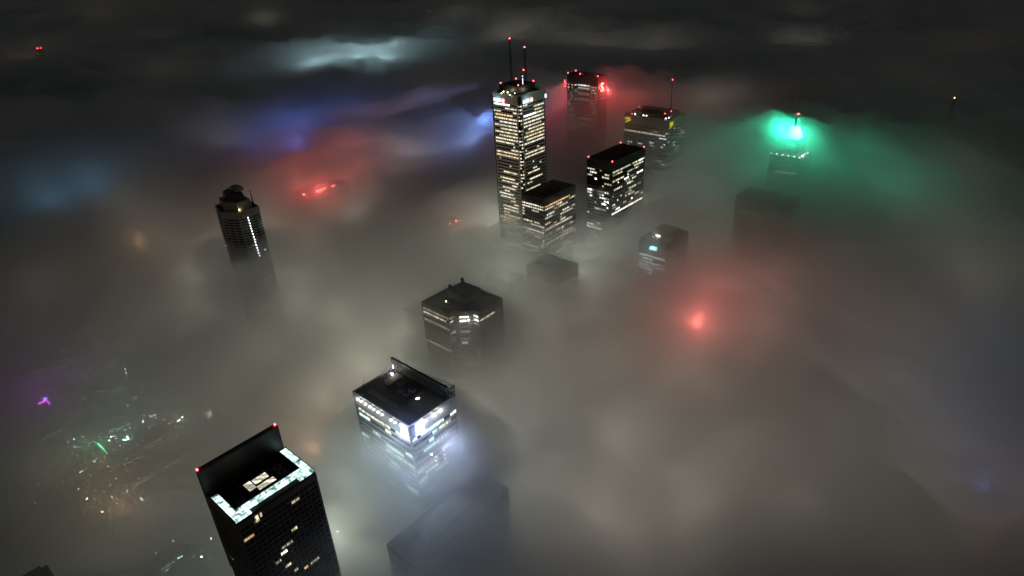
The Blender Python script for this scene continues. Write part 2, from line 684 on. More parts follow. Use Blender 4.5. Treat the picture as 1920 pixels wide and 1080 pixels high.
# --- second black tower
T = Tower('office_tower', 'black flat-roofed tower half sunk in fog just in front of the pale marble tower', 'tower',
          foot(492, 545, 406.5, 437), 202, 3.2, 'black', band=.42, top=7, ribs=3.2, par=.8)
T.scatter([0, 3], lambda z, i: .6 if z > 188 else .34, ['w_warm', 'w_cream', 'w_cream', 'w_amber', 'w_cool'], 3.2, (1, 4), 40, 400,
          full=lambda z, i: .5 if z > 190 else .14)
T.flush()
MB().box(506, 532, 415, 428, 201.8, 202.6).build('penthouse', 'roof_black', T.root)

# --- steel tower with yellow signs
T = Tower('office_tower', 'steel-clad slab tower with yellow letters on its corners and a tall thin roof mast', 'tower',
          foot(701, 740, 386, 447), 239, 3.5, 'steel', band=.5, top=11, ribs=2.2, par=.6)
T.scatter([0, 3], .13, ['w_cool', 'w_cool', 'w_teal', 'w_dim', 'w_cream'], 2.2, (1, 3), 60, 400, full=.06)
T.flush()
ph = MB().box(705, 734, 390, 440, 238.8, 244).build('penthouse', 'roof_black', T.root)
MB().box(710, 728, 398, 430, 244, 246).build('plant_room', 'metal', ph)
p = un(1243, 205, 244)
p = (722, 396, 244)
mb = MB().tube(p, (p[0], p[1], 281), .55, .22)
for a in range(4):
    c, s = math.cos(a * math.pi / 2 + .4) * 3, math.sin(a * math.pi / 2 + .4) * 3
    mb.tube((p[0] + c, p[1] + s, 244), (p[0], p[1], 252), .16)
ms = mb.build('mast', 'metal', T.root)
beacon(ms, (p[0], p[1], 281), r=.65, pole=.1)
for u, v, m in ((1181, 211.5, 'red_lamp'), (1184, 213.5, 'white_lamp'), (1206.5, 213, 'white_lamp'), (1205.5, 216.5, 'warm_lamp'), (1198.5, 204, 'red_lamp'),
                (1246.5, 217, 'red_lamp'), (1244, 221, 'white_lamp'), (1254, 217.5, 'white_lamp'), (1258.5, 212.5, 'red_lamp')):
    p = un(u, v, 243)
    p = (min(max(p[0], 702), 739), min(max(p[1], 387), 446), 239)
    b = MB().ball((p[0], p[1], 241 if p[0] < 705 or p[1] < 390 else 245.6), .55).build('roof_light', m, T.root, True)
    MB().tube((p[0], p[1], 239.1), (p[0], p[1], 240.6 if p[0] < 705 or p[1] < 390 else 245.2), .12).build('bracket', 'metal', b)
for face in ('x', 'y'):
    if face == 'x':
        q = (700.6, 446, 233.6)
    else:
        q = (702.5, 385.6, 233.6)
    sg = text(T.root, 'CIBC', 3.9, face, q, 'sign_yellow', .3, 'sign', .08)
    sw = MB()
    pts = [(-.3, -4.2), (1.2, -4.0), (7.5, -1.2), (8.6, -.3), (3.4, -.9), (1.9, -1.5), (3.4, -1.8)]
    b = len(sw.v)
    for d in (0, -.3):
        sw.v += [((q[0] + d, q[1] - s, q[2] + t) if face == 'x' else (q[0] + s, q[1] + d, q[2] + t)) for s, t in pts]
    k = len(pts)
    sw.f += [tuple(b + i for i in range(k)), tuple(b + 2 * k - 1 - i for i in range(k))] + [(b + i, b + (i + 1) % k, b + k + (i + 1) % k, b + k + i) for i in range(k)]
    sw.build('swoosh', 'sign_yellow', sg)

# --- red granite tower with the red letter
FOOT.append((715, 735, 497, 546))
T = Tower('office_tower', 'dark stepped tower far behind the marble one, with a glowing red S beside its roof', 'tower',
          [(715, 497), (735, 497), (735, 546), (715, 546), (715, 535), (719, 532), (719, 512), (715, 508)], 275, 3.6, 'granite', band=.45, top=11, ribs=2.2)
for k, (z0, z1) in enumerate(T.floors):
    if z0 < 200:
        break
    if random.random() < (1 if k < 2 else .3):
        T.win(5, 1, 19, z0 + .1, z1, 'w_cool' if k == 0 else random.choice(['w_warm', 'w_dim']))
    for i, Ln in ((3, 11), (7, 11)):
        for j in range(4):
            if random.random() < (.75 if k < 2 else .45):
                T.win(i, 1.2 + j * 2.2, 2.6 + j * 2.2, z0 + .1, z1 - .1, random.choice(['w_warm', 'w_cream', 'w_cream', 'w_dim']))
    if random.random() < .6:
        T.win(4, .8, 4.2, z0 + .1, z1 - .1, 'w_dim')
T.flush()
for p in ((716, 545), (718, 527), (733, 545), (716, 498)):
    beacon(T.root, (p[0], p[1], 276.2), r=.7)
sg = text(T.root, 'S', 15, 'y', (720, 496.3, 257.5), 'sign_red', .6, 'sign', .35)
lamp('sign_glow', (727, 491, 261), 30000, (1, .1, .1), 1.5)
lamp('sign_glow', (722, 552, 262), 55000, (1, .1, .12), 2)
MB().box(720, 731, 505, 538, 274.7, 278).build('penthouse', 'metal', T.root)

# --- tower with the green crown
FOOT.append((690, 722, 226, 258))
T = Tower('spired_tower', 'stepped tower whose crown and spire glow bright green through the fog', 'tower', rect(690, 722, 226, 258), 222, 3.6, 'stone', band=.45, top=4, ribs=3)
T.scatter([0, 3], .08, ['w_dim', 'w_dim', 'w_cool'], 3, (1, 3), 120, 400, full=.08)
T.flush(60)
up = MB().prism(rect(695, 717, 231, 253), 221.5, 240, rect(696, 716, 232, 252)).build('upper_tier', 'stone', T.root)
MB().prism(rect(699, 713, 235, 249), 240, 251, rect(702, 710, 238, 246)).build('crown', 'crown_green', T.root)
sp = MB().tube((706, 242, 251), (706, 242, 268), 1.2, .5).tube((706, 242, 268), (706, 242, 292), .3, .1).build('spire', 'metal', T.root)
beacon(sp, (705, 241, 264), r=.7, pole=.1)
beacon(sp, (707, 240.2, 264), r=.6, pole=.1)
for k in range(9):
    q = MB().ball((690.5 + (k > 5) * (k - 5) * 7, 257 - min(k, 5) * 6, 224.6), .5 if k not in (6,) else 1.0).build('roof_light', 'white_lamp', T.root, True)
for p, e in (((702, 252, 246), 120000), ((698, 234, 249), 50000), ((712, 242, 258), 20000)):
    lamp('crown_light', p, e, (.03, 1, .55), 1.5)

# --- black-topped tower with the cyan sign
T = Tower('office_tower', 'dark tower with a small cyan sign under its roof edge, right of centre', 'tower', foot(527, 570, 284, 314), 170, 3.6, 'black', band=.45, top=14, par=1)
for k, (z0, z1) in enumerate(T.floors[:9]):
    if k in (0, 2, 3):
        T.win(3, .9, 29, z0 + .1, z1, 'w_cool')
    elif k < 6:
        s = random.uniform(1, 12)
        T.win(3, s, s + random.uniform(6, 14), z0 + .1, z1, 'w_teal')
    if k in (2, 3):
        T.win(0, 1, 26, z0 + .1, z1, 'w_dim')
T.flush()
sg = MB()
for k, (a, b) in enumerate(((0, 1.1), (1.5, 2.9), (3.2, 4.6), (4.9, 6.3), (6.6, 8.2))):
    sg.box(526.4, 526.65, 302 - b, 302 - a, 162.6, 166.6 - (k == 0))
sg.build('sign', 'sign_teal', T.root)
lamp('sign_glow', (524, 298, 165), 1500, (.3, 1, .95), 1)
ph = MB().box(541, 566, 291, 310, 169.8, 174).build('penthouse', 'roof_black', T.root)
MB().box(540.7, 541, 299, 304, 170.6, 173).build('window', 'w_bright', ph)
lamp('doorway_light', (538, 302, 173), 900, (1, .9, .7), .5)

# --- dim block before the green tower
T = Tower('office_block', 'dim flat block almost lost in fog below the green crown', 'tower', foot(634, 664, 211, 266), 192, 3.6, 'concrete', band=.5, top=8)
T.win(3, 6, 22, 176, 177.5, 'w_warm')
T.win(3, 26, 40, 172, 173.2, 'w_dim')
T.flush()
MB().box(642, 656, 228, 250, 191.8, 196).build('penthouse', 'concrete', T.root)

# --- condominium tower with setbacks
pol = [(277, 667), (287, 648), (310, 648), (314, 678), (302, 692), (283, 690)]
FOOT.append((277, 314, 648, 692))
T = Tower('condominium_tower', 'lone many-sided grey apartment tower with finned setback top and a line of stair lights', 'tower', pol, 200, 3.1, 'stone', band=.62, top=7, ribs=4.2, par=1.4)
for k in range(15):
    z = T.floors[k + 1][0]
    (x, _z) = on_y(464.5 + k * 1.55, 408 + k * 5.1, 648)
    MB().box(x - .42, x + .42, 647.4, 647.58, _z - .4, _z + .4).build('window', 'logo_white', T.root)
bal = []
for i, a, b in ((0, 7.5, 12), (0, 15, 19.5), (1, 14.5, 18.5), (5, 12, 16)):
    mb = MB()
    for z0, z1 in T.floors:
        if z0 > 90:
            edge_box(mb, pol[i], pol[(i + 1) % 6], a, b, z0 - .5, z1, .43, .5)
    mb.build('recess_shade', 'roof_black', T.root)  # flat dark strips on the wall face, painting the shade of balcony recesses
for i, s, e, k, m in ((5, 2, 5, 12, 'w_bright'), (0, 2, 6, 20, 'w_dim'), (1, 17.5, 19.4, 13, 'w_cool'), (1, 8, 12, 20, 'w_dim'), (1, 9, 14, 24, 'w_cream'), (0, 8, 12, 24, 'w_dim')):
    z0, z1 = T.floors[k]
    mb = MB()
    edge_box(mb, pol[i], pol[(i + 1) % 6], s, e, z0 + .1, z1 - .1, .52, .6)
    mb.build('window', m, T.root)
lamp('balcony_light', (312, 645, 181), 400, (.3, 1, .55), .5)
tier = MB().prism(offset(pol, -4.5), 199.6, 209.5, offset(pol, -5.5)).build('setback', 'stone', T.root)
top = MB().prism(offset(pol, -9), 209.5, 217, offset(pol, -10)).build('top_storey', 'metal', T.root)
MB().box(298, 306, 664, 676, 217, 221).build('plant_room', 'stone', top)
for a, b in (((280, 668), (281.5, 671)), ((311, 660), (312, 664))):
    MB().prism([a, (a[0] + .8, a[1]), (b[0] + .8, b[1]), b], 199.9, 216, [(a[0] + .3, a[1] + 1.2), (a[0] + .7, a[1] + 1.2), (a[0] + .7, a[1] + 1.6), (a[0] + .3, a[1] + 1.6)]).build('fin', 'metal', T.root)
MB().tube((290, 676, 218), (299, 667, 224.5), .5).tube((294, 672, 217), (294, 672, 221), .4).build('cleaning_crane', 'metal', T.root)
p = un(449.5, 381, 205)
mb = MB().box(p[0] - 2.2, p[0] - 1.9, p[1] - 1.3, p[1] + 1.3, 205.6, 208.2)
mb.build('floodlight', 'logo_white', T.root)
lamp('roof_flood', (p[0] - 3.4, p[1] - .5, 206), 2200, (1, .95, .55), .6)
lamp('terrace_light', (291, 652, 202), 500, (1, .75, .4), .4)

# --- notched tower in mid fog
pol = [(310, 361), (317, 361), (317, 357), (323, 350), (327, 350), (327, 343), (356, 343), (356, 378), (341, 394), (310, 394)]
FOOT.append((310, 356, 343, 394))
T = Tower('office_tower', 'squat dark tower with a notched front corner and bright top-floor windows, sunk in mid fog', 'tower', pol, 170, 3.6, 'concrete', band=.45, top=3.5, par=1)
for k, (z0, z1) in enumerate(T.floors[:14]):
    d = (.8, 1, .25, .65, .2, .5, .2, .15, .5, .2, .2, .3, .2, .2)[k]
    for i in (9, 2, 4, 5, 0):
        Ln = T.L(i)
        if random.random() < d:
            a, b = (.8, Ln - .8)
            if k and random.random() < .5:
                b = a + (b - a) * random.uniform(.5, .95)
            T.win(i, a, b, z0 + .1, z1, 'w_bright' if (k < 2 and i in (2, 4)) else 'w_cream' if k == 1 else random.choice(['w_cream', 'w_dim', 'w_dim']))
T.flush()
ph = MB().box(331, 350, 362, 384, 169.8, 177).build('penthouse', 'concrete', T.root)
MB().tube((348, 382, 177), (348, 382, 181), 1.6, k=10).tube((334, 383, 177), (334, 383, 180), 1.6, k=10).build('flue', 'metal', ph)
MB().box(312, 328, 372, 390, 169.8, 171).build('roof_deck', 'roof_grey', T.root)
p = un(836, 563.5, 172)
beacon(T.root, (p[0], p[1], 170), 'warm_lamp', .6)
p = on_y(877.5, 600, 349)
MB().ball((p[0], 348.6, p[1]), .7).build('wall_lamp', 'white_lamp', T.root, True)

# --- two dark roofs behind it
T = Tower('office_block', 'dark brown flat roof emerging from fog below the black towers', 'tower', foot(446, 477, 353, 393), 151, 3.6, 'brown', band=.5, top=9)
T.scatter([0, 3], .2, ['w_warm', 'w_cream'], 3, (1, 4), 90, 400, full=.1)
T.flush(40)
MB().box(455, 472, 365, 388, 150.8, 154).build('penthouse', 'roof_black', T.root)
T = Tower('office_block', 'faint flat roof behind the notched tower, nearly hidden by fog', 'tower', foot(424, 443.5, 397, 430), 139, 3.6, 'concrete', band=.5, top=7)
T.scatter([0, 3], .35, ['w_cream', 'w_cool'], 3, (1, 4), 80, 400, full=.25)
T.flush(40)
MB().box(429, 440, 404, 420, 138.8, 142).build('penthouse', 'concrete', T.root)
T = Tower('office_block', 'tower reduced to faint window rows in fog left of the notched tower', 'tower', foot(352, 380, 452, 482), 112, 3.6, 'concrete', band=.5, top=5)
T.scatter([0, 3], .5, ['w_bright', 'w_cream', 'w_cool'], 3, (2, 5), 50, 400, full=.4)
T.flush(50)
MB().box(358, 372, 460, 474, 111.8, 115).build('penthouse', 'concrete', T.root)

# --- tower with floodlit roof edge, logo panels and glass roof screen
T = Tower('office_tower', 'glass tower with floodlit roof edge, glowing white corner panels and a tall glass roof screen', 'tower',
          foot(186, 225, 264, 320), 185, 4.4, 'steel', band=.42, top=10.5, par=.5)
for k, (z0, z1) in enumerate(T.floors[:18]):
    for i in (3, 0):
        Ln = T.L(i)
        if k == 0:
            segs = [(3, 36), (41, Ln - 1)] if i == 3 else [(1, 4.5), (7.5, 27), (33, Ln - 1)]
        elif k == 1:
            segs = [(3, 14), (30, 36)] if i == 3 else [(17, 21), (22, 33)]
        else:
            segs = []
            x = 1.2
            while x < Ln - 4:
                e = min(Ln - 1, x + random.uniform(4, 13))
                if random.random() < ((.5 if k < 4 else .25) if i == 0 else .25):
                    segs.append((x, e))
                x = e + .6
        for s, e in segs:
            T.win(i, s, e, z0 + .1, z1 - .1, random.choice(['w_cool', 'w_cool', 'w_cream', 'w_teal']))
T.flush()
R_ = T.root
MB().box(185.35, 185.6, 264.3, 319.4, 177.3, 183.8).build('fascia', 'pale', R_)
MB().box(186.3, 218, 263.35, 263.6, 177.3, 183.8).build('fascia', 'pale', R_)
for k, (u, v) in enumerate(((669, 744.5), (684, 752.5), (692, 759), (700, 764.5), (708, 770), (716, 775.5), (732, 786), (740, 790.5), (676, 748))):
    y, z = on_x(u, v, 184.6)
    q = MB().ball((184.6, y, 182.6), .5).build('fascia_lamp', 'white_lamp', R_, True)
    MB().tube((184.6, y, 183), (184.6, y, 184.9), .1).tube((184.6, y, 184.8), (186.2, y, 185.2), .1).build('bracket', 'metal', q)
    if k % 2 == 0:
        lamp('fascia_light', (183.4, y, 182), 380, (1, .97, .95), .6)
for k, (u, v) in enumerate(((797, 785.5), (814, 775), (826, 766))):
    x, z = on_y(u, v, 262.6)
    q = MB().ball((x, 262.6, 182.4), .75).build('fascia_lamp', 'white_lamp', R_, True)
    MB().tube((x, 262.6, 183), (x, 262.6, 184.9), .1).tube((x, 262.6, 184.8), (x, 264.2, 185.2), .1).build('bracket', 'metal', q)
    lamp('fascia_light', (x, 261.4, 182), 600, (1, .97, .95), .6)
a = MB().box(185.0, 185.3, 265.6, 271.6, 176.2, 183.9).build('logo_panel', 'logo_white', R_)
b = MB().box(190.2, 196.2, 263.0, 263.3, 176.2, 183.9).build('logo_panel', 'logo_white', R_)
for q, c in ((a, 'x'), (b, 'y')):
    mb = MB()
    (mb.box(184.8, 185.32, 265.2, 272, 175.8, 176.15) if c == 'x' else mb.box(189.8, 196.6, 262.8, 263.32, 175.8, 176.15))
    mb.build('sign_frame', 'neon_blue', q)
lamp('logo_glow', (179, 268.6, 180), 3200, (.5, .68, 1), 1.5)
lamp('logo_glow', (193.2, 257, 180), 3200, (.38, .4, 1), 1.5)
lamp('logo_glow', (172, 246, 163), 16000, (.55, .75, 1), 9)  # added low in the fog to spread a blue halo round the panels
lamp('logo_glow', (176, 285, 166), 6000, (.7, .9, 1), 6)
lamp('logo_glow', (208, 252, 163), 9000, (.5, .6, 1), 6)
lamp('logo_glow', (189, 267, 188.5), 800, (.3, .35, 1), 1)
MB().box(200, 213, 281, 303, 184.8, 188.2).build('plant_room', 'roof_black', R_)
MB().box(205, 216, 305, 311, 184.8, 187).build('plant_room', 'pale', R_)
MB().box(192, 195, 285, 312, 184.8, 185.8).build('duct', 'concrete', R_)
for bx in ((201.5, 205, 284, 288), (206.5, 210, 284, 288), (201.5, 205, 290, 294), (206.5, 210, 296, 300)):
    cu = MB().box(bx[0], bx[1], bx[2], bx[3], 188.2, 189.6).build('cooling_unit', 'concrete', R_)
    MB().tube(((bx[0] + bx[1]) / 2, (bx[2] + bx[3]) / 2, 189.6), ((bx[0] + bx[1]) / 2, (bx[2] + bx[3]) / 2, 190), 1.2, k=12).build('fan', 'metal', cu)
scr = MB().box(219.4, 219.5, 265, 320, 185, 193.2).build('glass_screen', 'screen', R_)
fr = MB()
for k in range(23):
    y = 265 + k * 2.5
    fr.box(219.25, 219.65, y - .09, y + .09, 184.8, 193.3)
for z in (185.3, 187.4, 189.5, 191.6, 193.2):
    fr.box(219.2, 219.7, 264.9, 320.1, z - .13, z + .13)
fr.box(219.0, 220.6, 264.9, 320.1, 193.33, 193.9)
fr.build('frame', 'metal', scr)
scr2 = MB().box(219.8, 225, 264.2, 264.3, 176, 192.6).build('glass_screen', 'screen', R_)
fr = MB()
for x in (219.8, 222.4, 225):
    fr.box(x - .12, x + .12, 264.05, 264.45, 176, 192.8)
for z in (176.5, 179.5, 182.5, 185.5, 188.5, 192.8):
    fr.box(219.6, 225.2, 264, 264.5, z - .13, z + .13)
fr.tube((219.8, 264.2, 188.6), (225, 264.2, 192.6), .14)
fr.tube((225, 264.2, 192.8), (219.8, 270, 193.6), .16)
fr.tube((225, 264.2, 192.6), (225, 319.6, 186), .12)
fr.build('frame', 'metal', scr2)
p = un(735, 701, 186.5)
q = MB().ball((p[0], p[1], 186.5), .8).build('roof_lamp', 'white_lamp', R_, True)
MB().tube((p[0], p[1], 184.8), (p[0], p[1], 186), .12).build('bracket', 'metal', q)
lamp('roof_lamp_light', (p[0], p[1], 188), 1100, (1, .84, .7), .5)
p = un(781, 748, 188.6)
MB().ball((p[0], p[1], 188.8), .4).box(p[0] + .6, p[0] + 1.6, p[1] - .6, p[1] + .2, 188.2, 188.8).build('roof_lamp', 'white_lamp', R_)
p = un(739.6, 690, 187)
MB().box(219.0, 219.2, 318.5, 319.2, 185.4, 188.6).build('lilac_light', 'lilac_lamp', R_)
cb = MB().box(186.6, 188.2, 310, 312, 184.8, 187).tube((187.4, 311, 187), (190, 311.5, 195.5), .3, .14).tube((187, 311, 186.5), (184, 312, 189), .25, .15)
cb.build('davit_crane', 'metal', R_)
for u, v in ((809, 852), (817, 857), (817.5, 864), (819, 872), (832, 843.5), (833, 852), (834, 860)):
    x, z = on_y(u, v, 263.4)
    MB().ball((x, 263.3, z), .26 if u > 810 else .5).build('wall_lamp', 'street_dim', R_, True)

# --- near tower with lit crown
FOOT.append((74, 118, 256, 287))
T = Tower('hotel_tower', 'nearest dark tower with a lit glass crown and a black beacon-tipped roof fin', 'tower',
          rect(74, 118, 256, 286), 204, 3.3, 'bronze', band=.4, top=4.5, ribs=2.75, par=0)
R_ = T.root
for u, v, du, dz, m in ((468, 1006, 4.5, 1, 'w_amber'), (459, 1013, 4.5, 1, 'w_dim'), (553, 993, 3.2, 1, 'w_warm'), (534, 1038, 3.4, 1, 'w_bright'), (540, 1025, 6, .8, 'w_dim'),
                        (542, 1060, 3.4, 1, 'w_warm'), (588, 1052, 3.4, 1, 'w_dim'), (593, 1046, 3.2, 1, 'w_dim'), (574, 1063, 2.6, 1, 'w_amber'), (553, 935, 4.2, 1, 'w_dim'),
                        (522, 1052, 3, 1, 'w_dim'), (480, 970, 3, .9, 'w_dim'), (556, 1070, 3, 1, 'w_dim')):
    x, z = on_y(u, v, 255.9)
    f = min(T.floors, key=lambda q: abs((q[0] + q[1]) / 2 - z))
    T.win(0, max(1, x - 74 - du / 2), min(43, x - 74 + du / 2), f[0] + .15, f[1] - .1, m)
for k, s in ((11, 4), (18, 9), (23, 15), (30, 6)):
    T.win(3, s, s + 3, T.floors[k][0] + .1, T.floors[k][1] - .1, 'w_dim')
T.flush()
fin = MB().box(73.7, 118.3, 286.05, 288.6, 150, 219.6).build('roof_fin', 'black', R_)
for x in (74.2, 117.2):
    b = beacon(fin, (x, 287, 219.6), r=.6, pole=.25)
    lamp('beacon_light', (x, 286.2, 221.2), 260, (1, .04, .06), .4)
MB().box(74, 118, 285.7, 286, 203.6, 219).build('fin_inner_face', 'black', R_)
for bx in ((74, 77.8, 256.6, 281), (114.2, 118, 256.6, 283.5), (77.8, 114.2, 260.2, 263.8), (77.8, 82.4, 256.2, 260.2), (109.6, 114.2, 256.2, 260.2)):
    MB().box(bx[0], bx[1], bx[2], bx[3], 203.5, 205.2).build('crown_glazing', 'crown', R_)
fr = MB()
for a, b in (((73.8, 256), (74.0, 282)), ((118.0, 256), (118.2, 284))):
    fr.box(a[0], b[0], a[1], b[1], 200, 206)
fr.box(74, 118, 255.75, 255.95, 199.5, 204.6).box(77.8, 114.2, 263.8, 264, 203.6, 205.7).box(77.8, 78, 264, 281, 203.6, 205.7).box(114, 114.2, 264, 283, 203.6, 205.7)
fr.tube((83.2, 260.1, 205.4), (88, 264.7, 205.4), .12).tube((88, 260.1, 205.4), (93, 264.7, 205.4), .12).tube((99, 260.1, 205.4), (104, 264.7, 205.4), .12).tube((104, 264.7, 205.4), (108.8, 260.1, 205.4), .12)
fr.build('crown_frame', 'metal', R_)
lamp('terrace_light', (96, 258, 203.4), 160, (.6, 1, .93), .6)
ph = MB().box(88, 103, 265, 276, 203.5, 206).build('penthouse', 'roof_black', R_)
for bx in ((88.6, 92.2, 268.4, 275), (93, 100.5, 270.6, 274.6), (92.4, 101.6, 265.3, 268.6)):
    sk = MB().box(bx[0], bx[1], bx[2], bx[3], 206, 206.2).build('skylight', 'w_cream', ph)
    g = MB()
    for k in range(1, 4):
        x = bx[0] + (bx[1] - bx[0]) * k / 4
        g.box(x - .07, x + .07, bx[2], bx[3], 206.2, 206.3)
    ym = (bx[2] + bx[3]) / 2
    g.box(bx[0], bx[1], ym - .07, ym + .07, 206.3, 206.36)
    g.build('glazing_bar', 'metal', sk)
MB().box(81, 112, 279, 279.3, 203.5, 204.4).build('roof_rail', 'metal', R_)
MB().box(80, 86, 270, 277, 203.5, 204.8).build('plant_room', 'metal', R_)
for bx in ((105, 109, 267, 270.5), (105, 109, 272, 275.5), (81, 85, 265.5, 268.5)):
    cu = MB().box(bx[0], bx[1], bx[2], bx[3], 203.5, 205.4).build('cooling_unit', 'concrete', R_)
    MB().tube(((bx[0] + bx[1]) / 2, (bx[2] + bx[3]) / 2, 205.4), ((bx[0] + bx[1]) / 2, (bx[2] + bx[3]) / 2, 205.8), 1.1, k=12).build('fan', 'metal', cu)
MB().box(86.5, 104, 277.5, 278.3, 203.5, 204.5).build('duct', 'concrete', R_)
lamp('roof_fill_light', (95.5, 270, 209), 90, (1, .9, .65), .5)  # fill light added above the skylights to bring out the roof plant
for x, d in ((83.0, 1.7), (85.6, .8)):
    MB().box(x, x + d, 255.5, 255.6, 199.4, 202).build('window', 'w_warm', R_)

# --- dark roofs in the lower part of the picture
T = Tower('slab_block', 'long dark roof looming under thick fog at the bottom of the view', 'building', foot(150, 230, 227, 254), 122, 3.8, 'concrete', band=.5, top=6, roof='roof_grey')
MB().box(164, 206, 235, 246, 121.8, 125).build('penthouse', 'roof_grey', T.root)
T.win(0, 58, 76, 104, 105, 'w_dim')
T.flush()
T = Tower('office_block', 'black rooftop looming in the bottom left corner of the view', 'building', foot(-30, 9, 372, 408), 118, 3.6, 'black', band=.5, top=6)
MB().box(-8, 6, 395, 405, 117.8, 124).build('penthouse', 'roof_black', T.root)
T.win(0, 30, 36, 100, 102, 'w_dim')
T.flush()
#@@PART3
# ------------------------------------------------------------------ far lights that break through the fog
zf = 246
for k in range(6):
    x, y, z = un(73, 96, zf)
    zf = h2(x, y, math.hypot(x, y)) + 10
x, y, z = un(73, 93, zf)
T = Tower('far_tower', 'tiny far tower with a red roof light poking out of the dark fog top', 'tower', foot(x - 7, x + 7, y - 6, y + 8), zf, 3.6, 'concrete', top=5)
T.win(3, 8, 12, zf - 10, zf - 7.5, 'w_bright')
T.flush()
beacon(T.root, (x - 4, y - 4, zf + 1.2), r=2.0, pole=2)
beacon(T.root, (x + 5, y - 5, zf + 1.2), r=1.5, pole=2)
MB().box(x - 3, x + 3, y - 2, y + 4, zf - .2, zf + 4).build('penthouse', 'concrete', T.root)
x, y, z = un(1790, 182.5, 205)
t = thing('chimney', (x, y, 0), 'small orange beacon far to the right above the fog, on a chimney top', 'chimney')
MB().tube((x, y, 0), (x, y, 203), 4.5, 2.2, 14).build('shaft', 'concrete', t)
beacon(t, (x, y, 203), 'beacon_orange', .9)

T = Tower('office_block', 'building in fog whose red neon strip lights the cloud beside the lone apartment tower', 'building', foot(438, 505, 769, 800), 146, 3.6, 'concrete', top=7)
for u0, v0, u1, v1 in ((593, 360, 601, 357), (603, 356, 612, 352.5), (622, 350, 628, 348), (568, 366, 571.5, 363.5)):
    a, b = on_y(u0, v0, 768), on_y(u1, v1, 768)
    MB().box(a[0], b[0], 768.0, 768.5, min(a[1], b[1]) - .4, min(a[1], b[1]) + 1.4).build('neon_strip', 'neon_red', T.root)
T.flush()
T = Tower('office_block', 'hidden block with a pair of red roof beacons left of the marble tower', 'building', foot(478, 500, 538, 566), 146, 3.6, 'brown', top=7)
for u, v, r in ((865, 425.5, .8), (886, 423, 1.2)):
    p = un(u, v, 149)
    beacon(T.root, (min(max(p[0], 479), 499), max(538.6, p[1]), 147), 'neon_red', r, pole=1)
    lamp('beacon_light', (p[0], p[1], 150), 1400, (1, .08, .1), .8)
T.flush()
T = Tower('office_block', 'slim block with a small blue light strip between the two black towers', 'building', foot(536, 560, 388, 404), 112, 3.6, 'concrete', top=5)
T.flush()
a = on_x(1088, 493, 536)
MB().box(535.4, 535.6, 389, 393, 106, 109).build('light_strip', 'neon_blue', T.root)

# ------------------------------------------------------------------ low city blocks seen through the thin fog
CLS = {'w': 'w_street', 'y': 'w_street_y', 't': 'w_street_t', 'a': 'w_street_a'}


def low(label, u, v, rows, zt=26, ln=14, dep=16, wall='concrete', extra=2.5, hgt=None):
    """low block whose lit rows (start m, end m, height below the top, colour) begin at the photo pixel"""
    x, y, z = un(u, v, zt)
    z1 = hgt or zt + 3
    T = Tower('low_building', label, 'building', foot(x - extra, x + ln + extra, y, y + dep), z1, 3.4, wall, band=.5, top=1.6, roof='roof_grey', par=.6, group='low buildings under the fog')
    for s, e, dz, c in rows:
        T.win(0, extra + s, extra + e, zt - dz - 1.5, zt - dz, CLS[c])
    T.flush()
    MB().box(x + ln * .3, x + ln * .6, y + dep * .4, y + dep * .7, z1 - .3, z1 + 2).build('penthouse', 'metal', T.root)
    return T


low('low block with two bright white window strips, topmost of the lit blocks', 274, 591, [(0, 13, 0, 'w'), (-1, 12, 4.5, 'w')], 30, 14, 18)
low('long low block with a dotted grey row of windows below the bright strips', 234, 624, [(0, 6, 0, 'w'), (8, 14, 0, 'w'), (17, 32, 0, 'w')], 24, 40, 14)
low('long low block with a yellow lit shopfront row', 196, 650, [(0, 5, 0, 'w'), (14, 22, 0, 'y'), (23, 34, 0, 'y'), (12, 30, 3.4, 'y')], 18, 40, 14)
low('pale wide block with a dim lit front, right of the paired white lamps', 288, 699, [(0, 16, 0, 'w'), (20, 33, 0, 'w')], 22, 36, 16, 'pale')
low('block with four roof dots and a teal front', 206, 735, [(0, 15, 0, 't'), (2, 16, 3.4, 't')], 24, 18, 14)
low('small block with an amber lit face', 247, 744, [(0, 6, 0, 'a'), (0, 6, 2.6, 'a')], 22, 7, 10)
low('small block with two cyan windows', 126, 676, [(0, 5, 0, 't'), (3, 8, 3.4, 't')], 22, 9, 12)
low('block with a reddish strip of light above the purple sign', 53, 704, [(0, 12, 0, 'a'), (14, 19, 3.4, 'w')], 20, 20, 14)
low('block with a broken row of white windows below the yellow shopfront', 134, 758, [(0, 3, 0, 'w'), (5, 8, 0, 'w'), (10, 16, 0, 'w'), (28, 34, 0, 'w')], 24, 36, 14)
low('block with a two by three patch of windows', 146, 777, [(0, 3, 0, 'w'), (4, 7, 0, 'w'), (8, 10, 0, 'w'), (0, 3, 3.6, 'w'), (4, 7, 3.6, 'w')], 26, 11, 12)
low('block with four square windows in a row near the left edge', 77, 824, [(0, 3, 0, 'w'), (5, 8, 0, 'w'), (10, 14, 0, 'w'), (15.5, 19, 0, 'w')], 24, 20, 14)
low('wide block with two rows of five warm windows', 273, 838, [(i * 3.2, i * 3.2 + 2.1, d, 'w') for i in range(5) for d in (0, 3.6)], 30, 17, 16)
low('block with a short cool row of windows left of the near tower', 240, 868, [(0, 3, 0, 't'), (4, 5.5, 0, 'w'), (7, 10, 0, 'w')], 24, 11, 12)
low('long brown block with a dotted amber row', 288, 889, [(i * 3, i * 3 + 1.4, 0, 'a') for i in range(8)], 20, 26, 14, 'brown')
low('block with a warm row and upright strip below the dotted amber row', 254, 910, [(0, 2, 0, 'w'), (3, 5, 0, 'w'), (6, 9, 0, 'w'), (12, 14, 0, 'a')], 20, 20, 14)
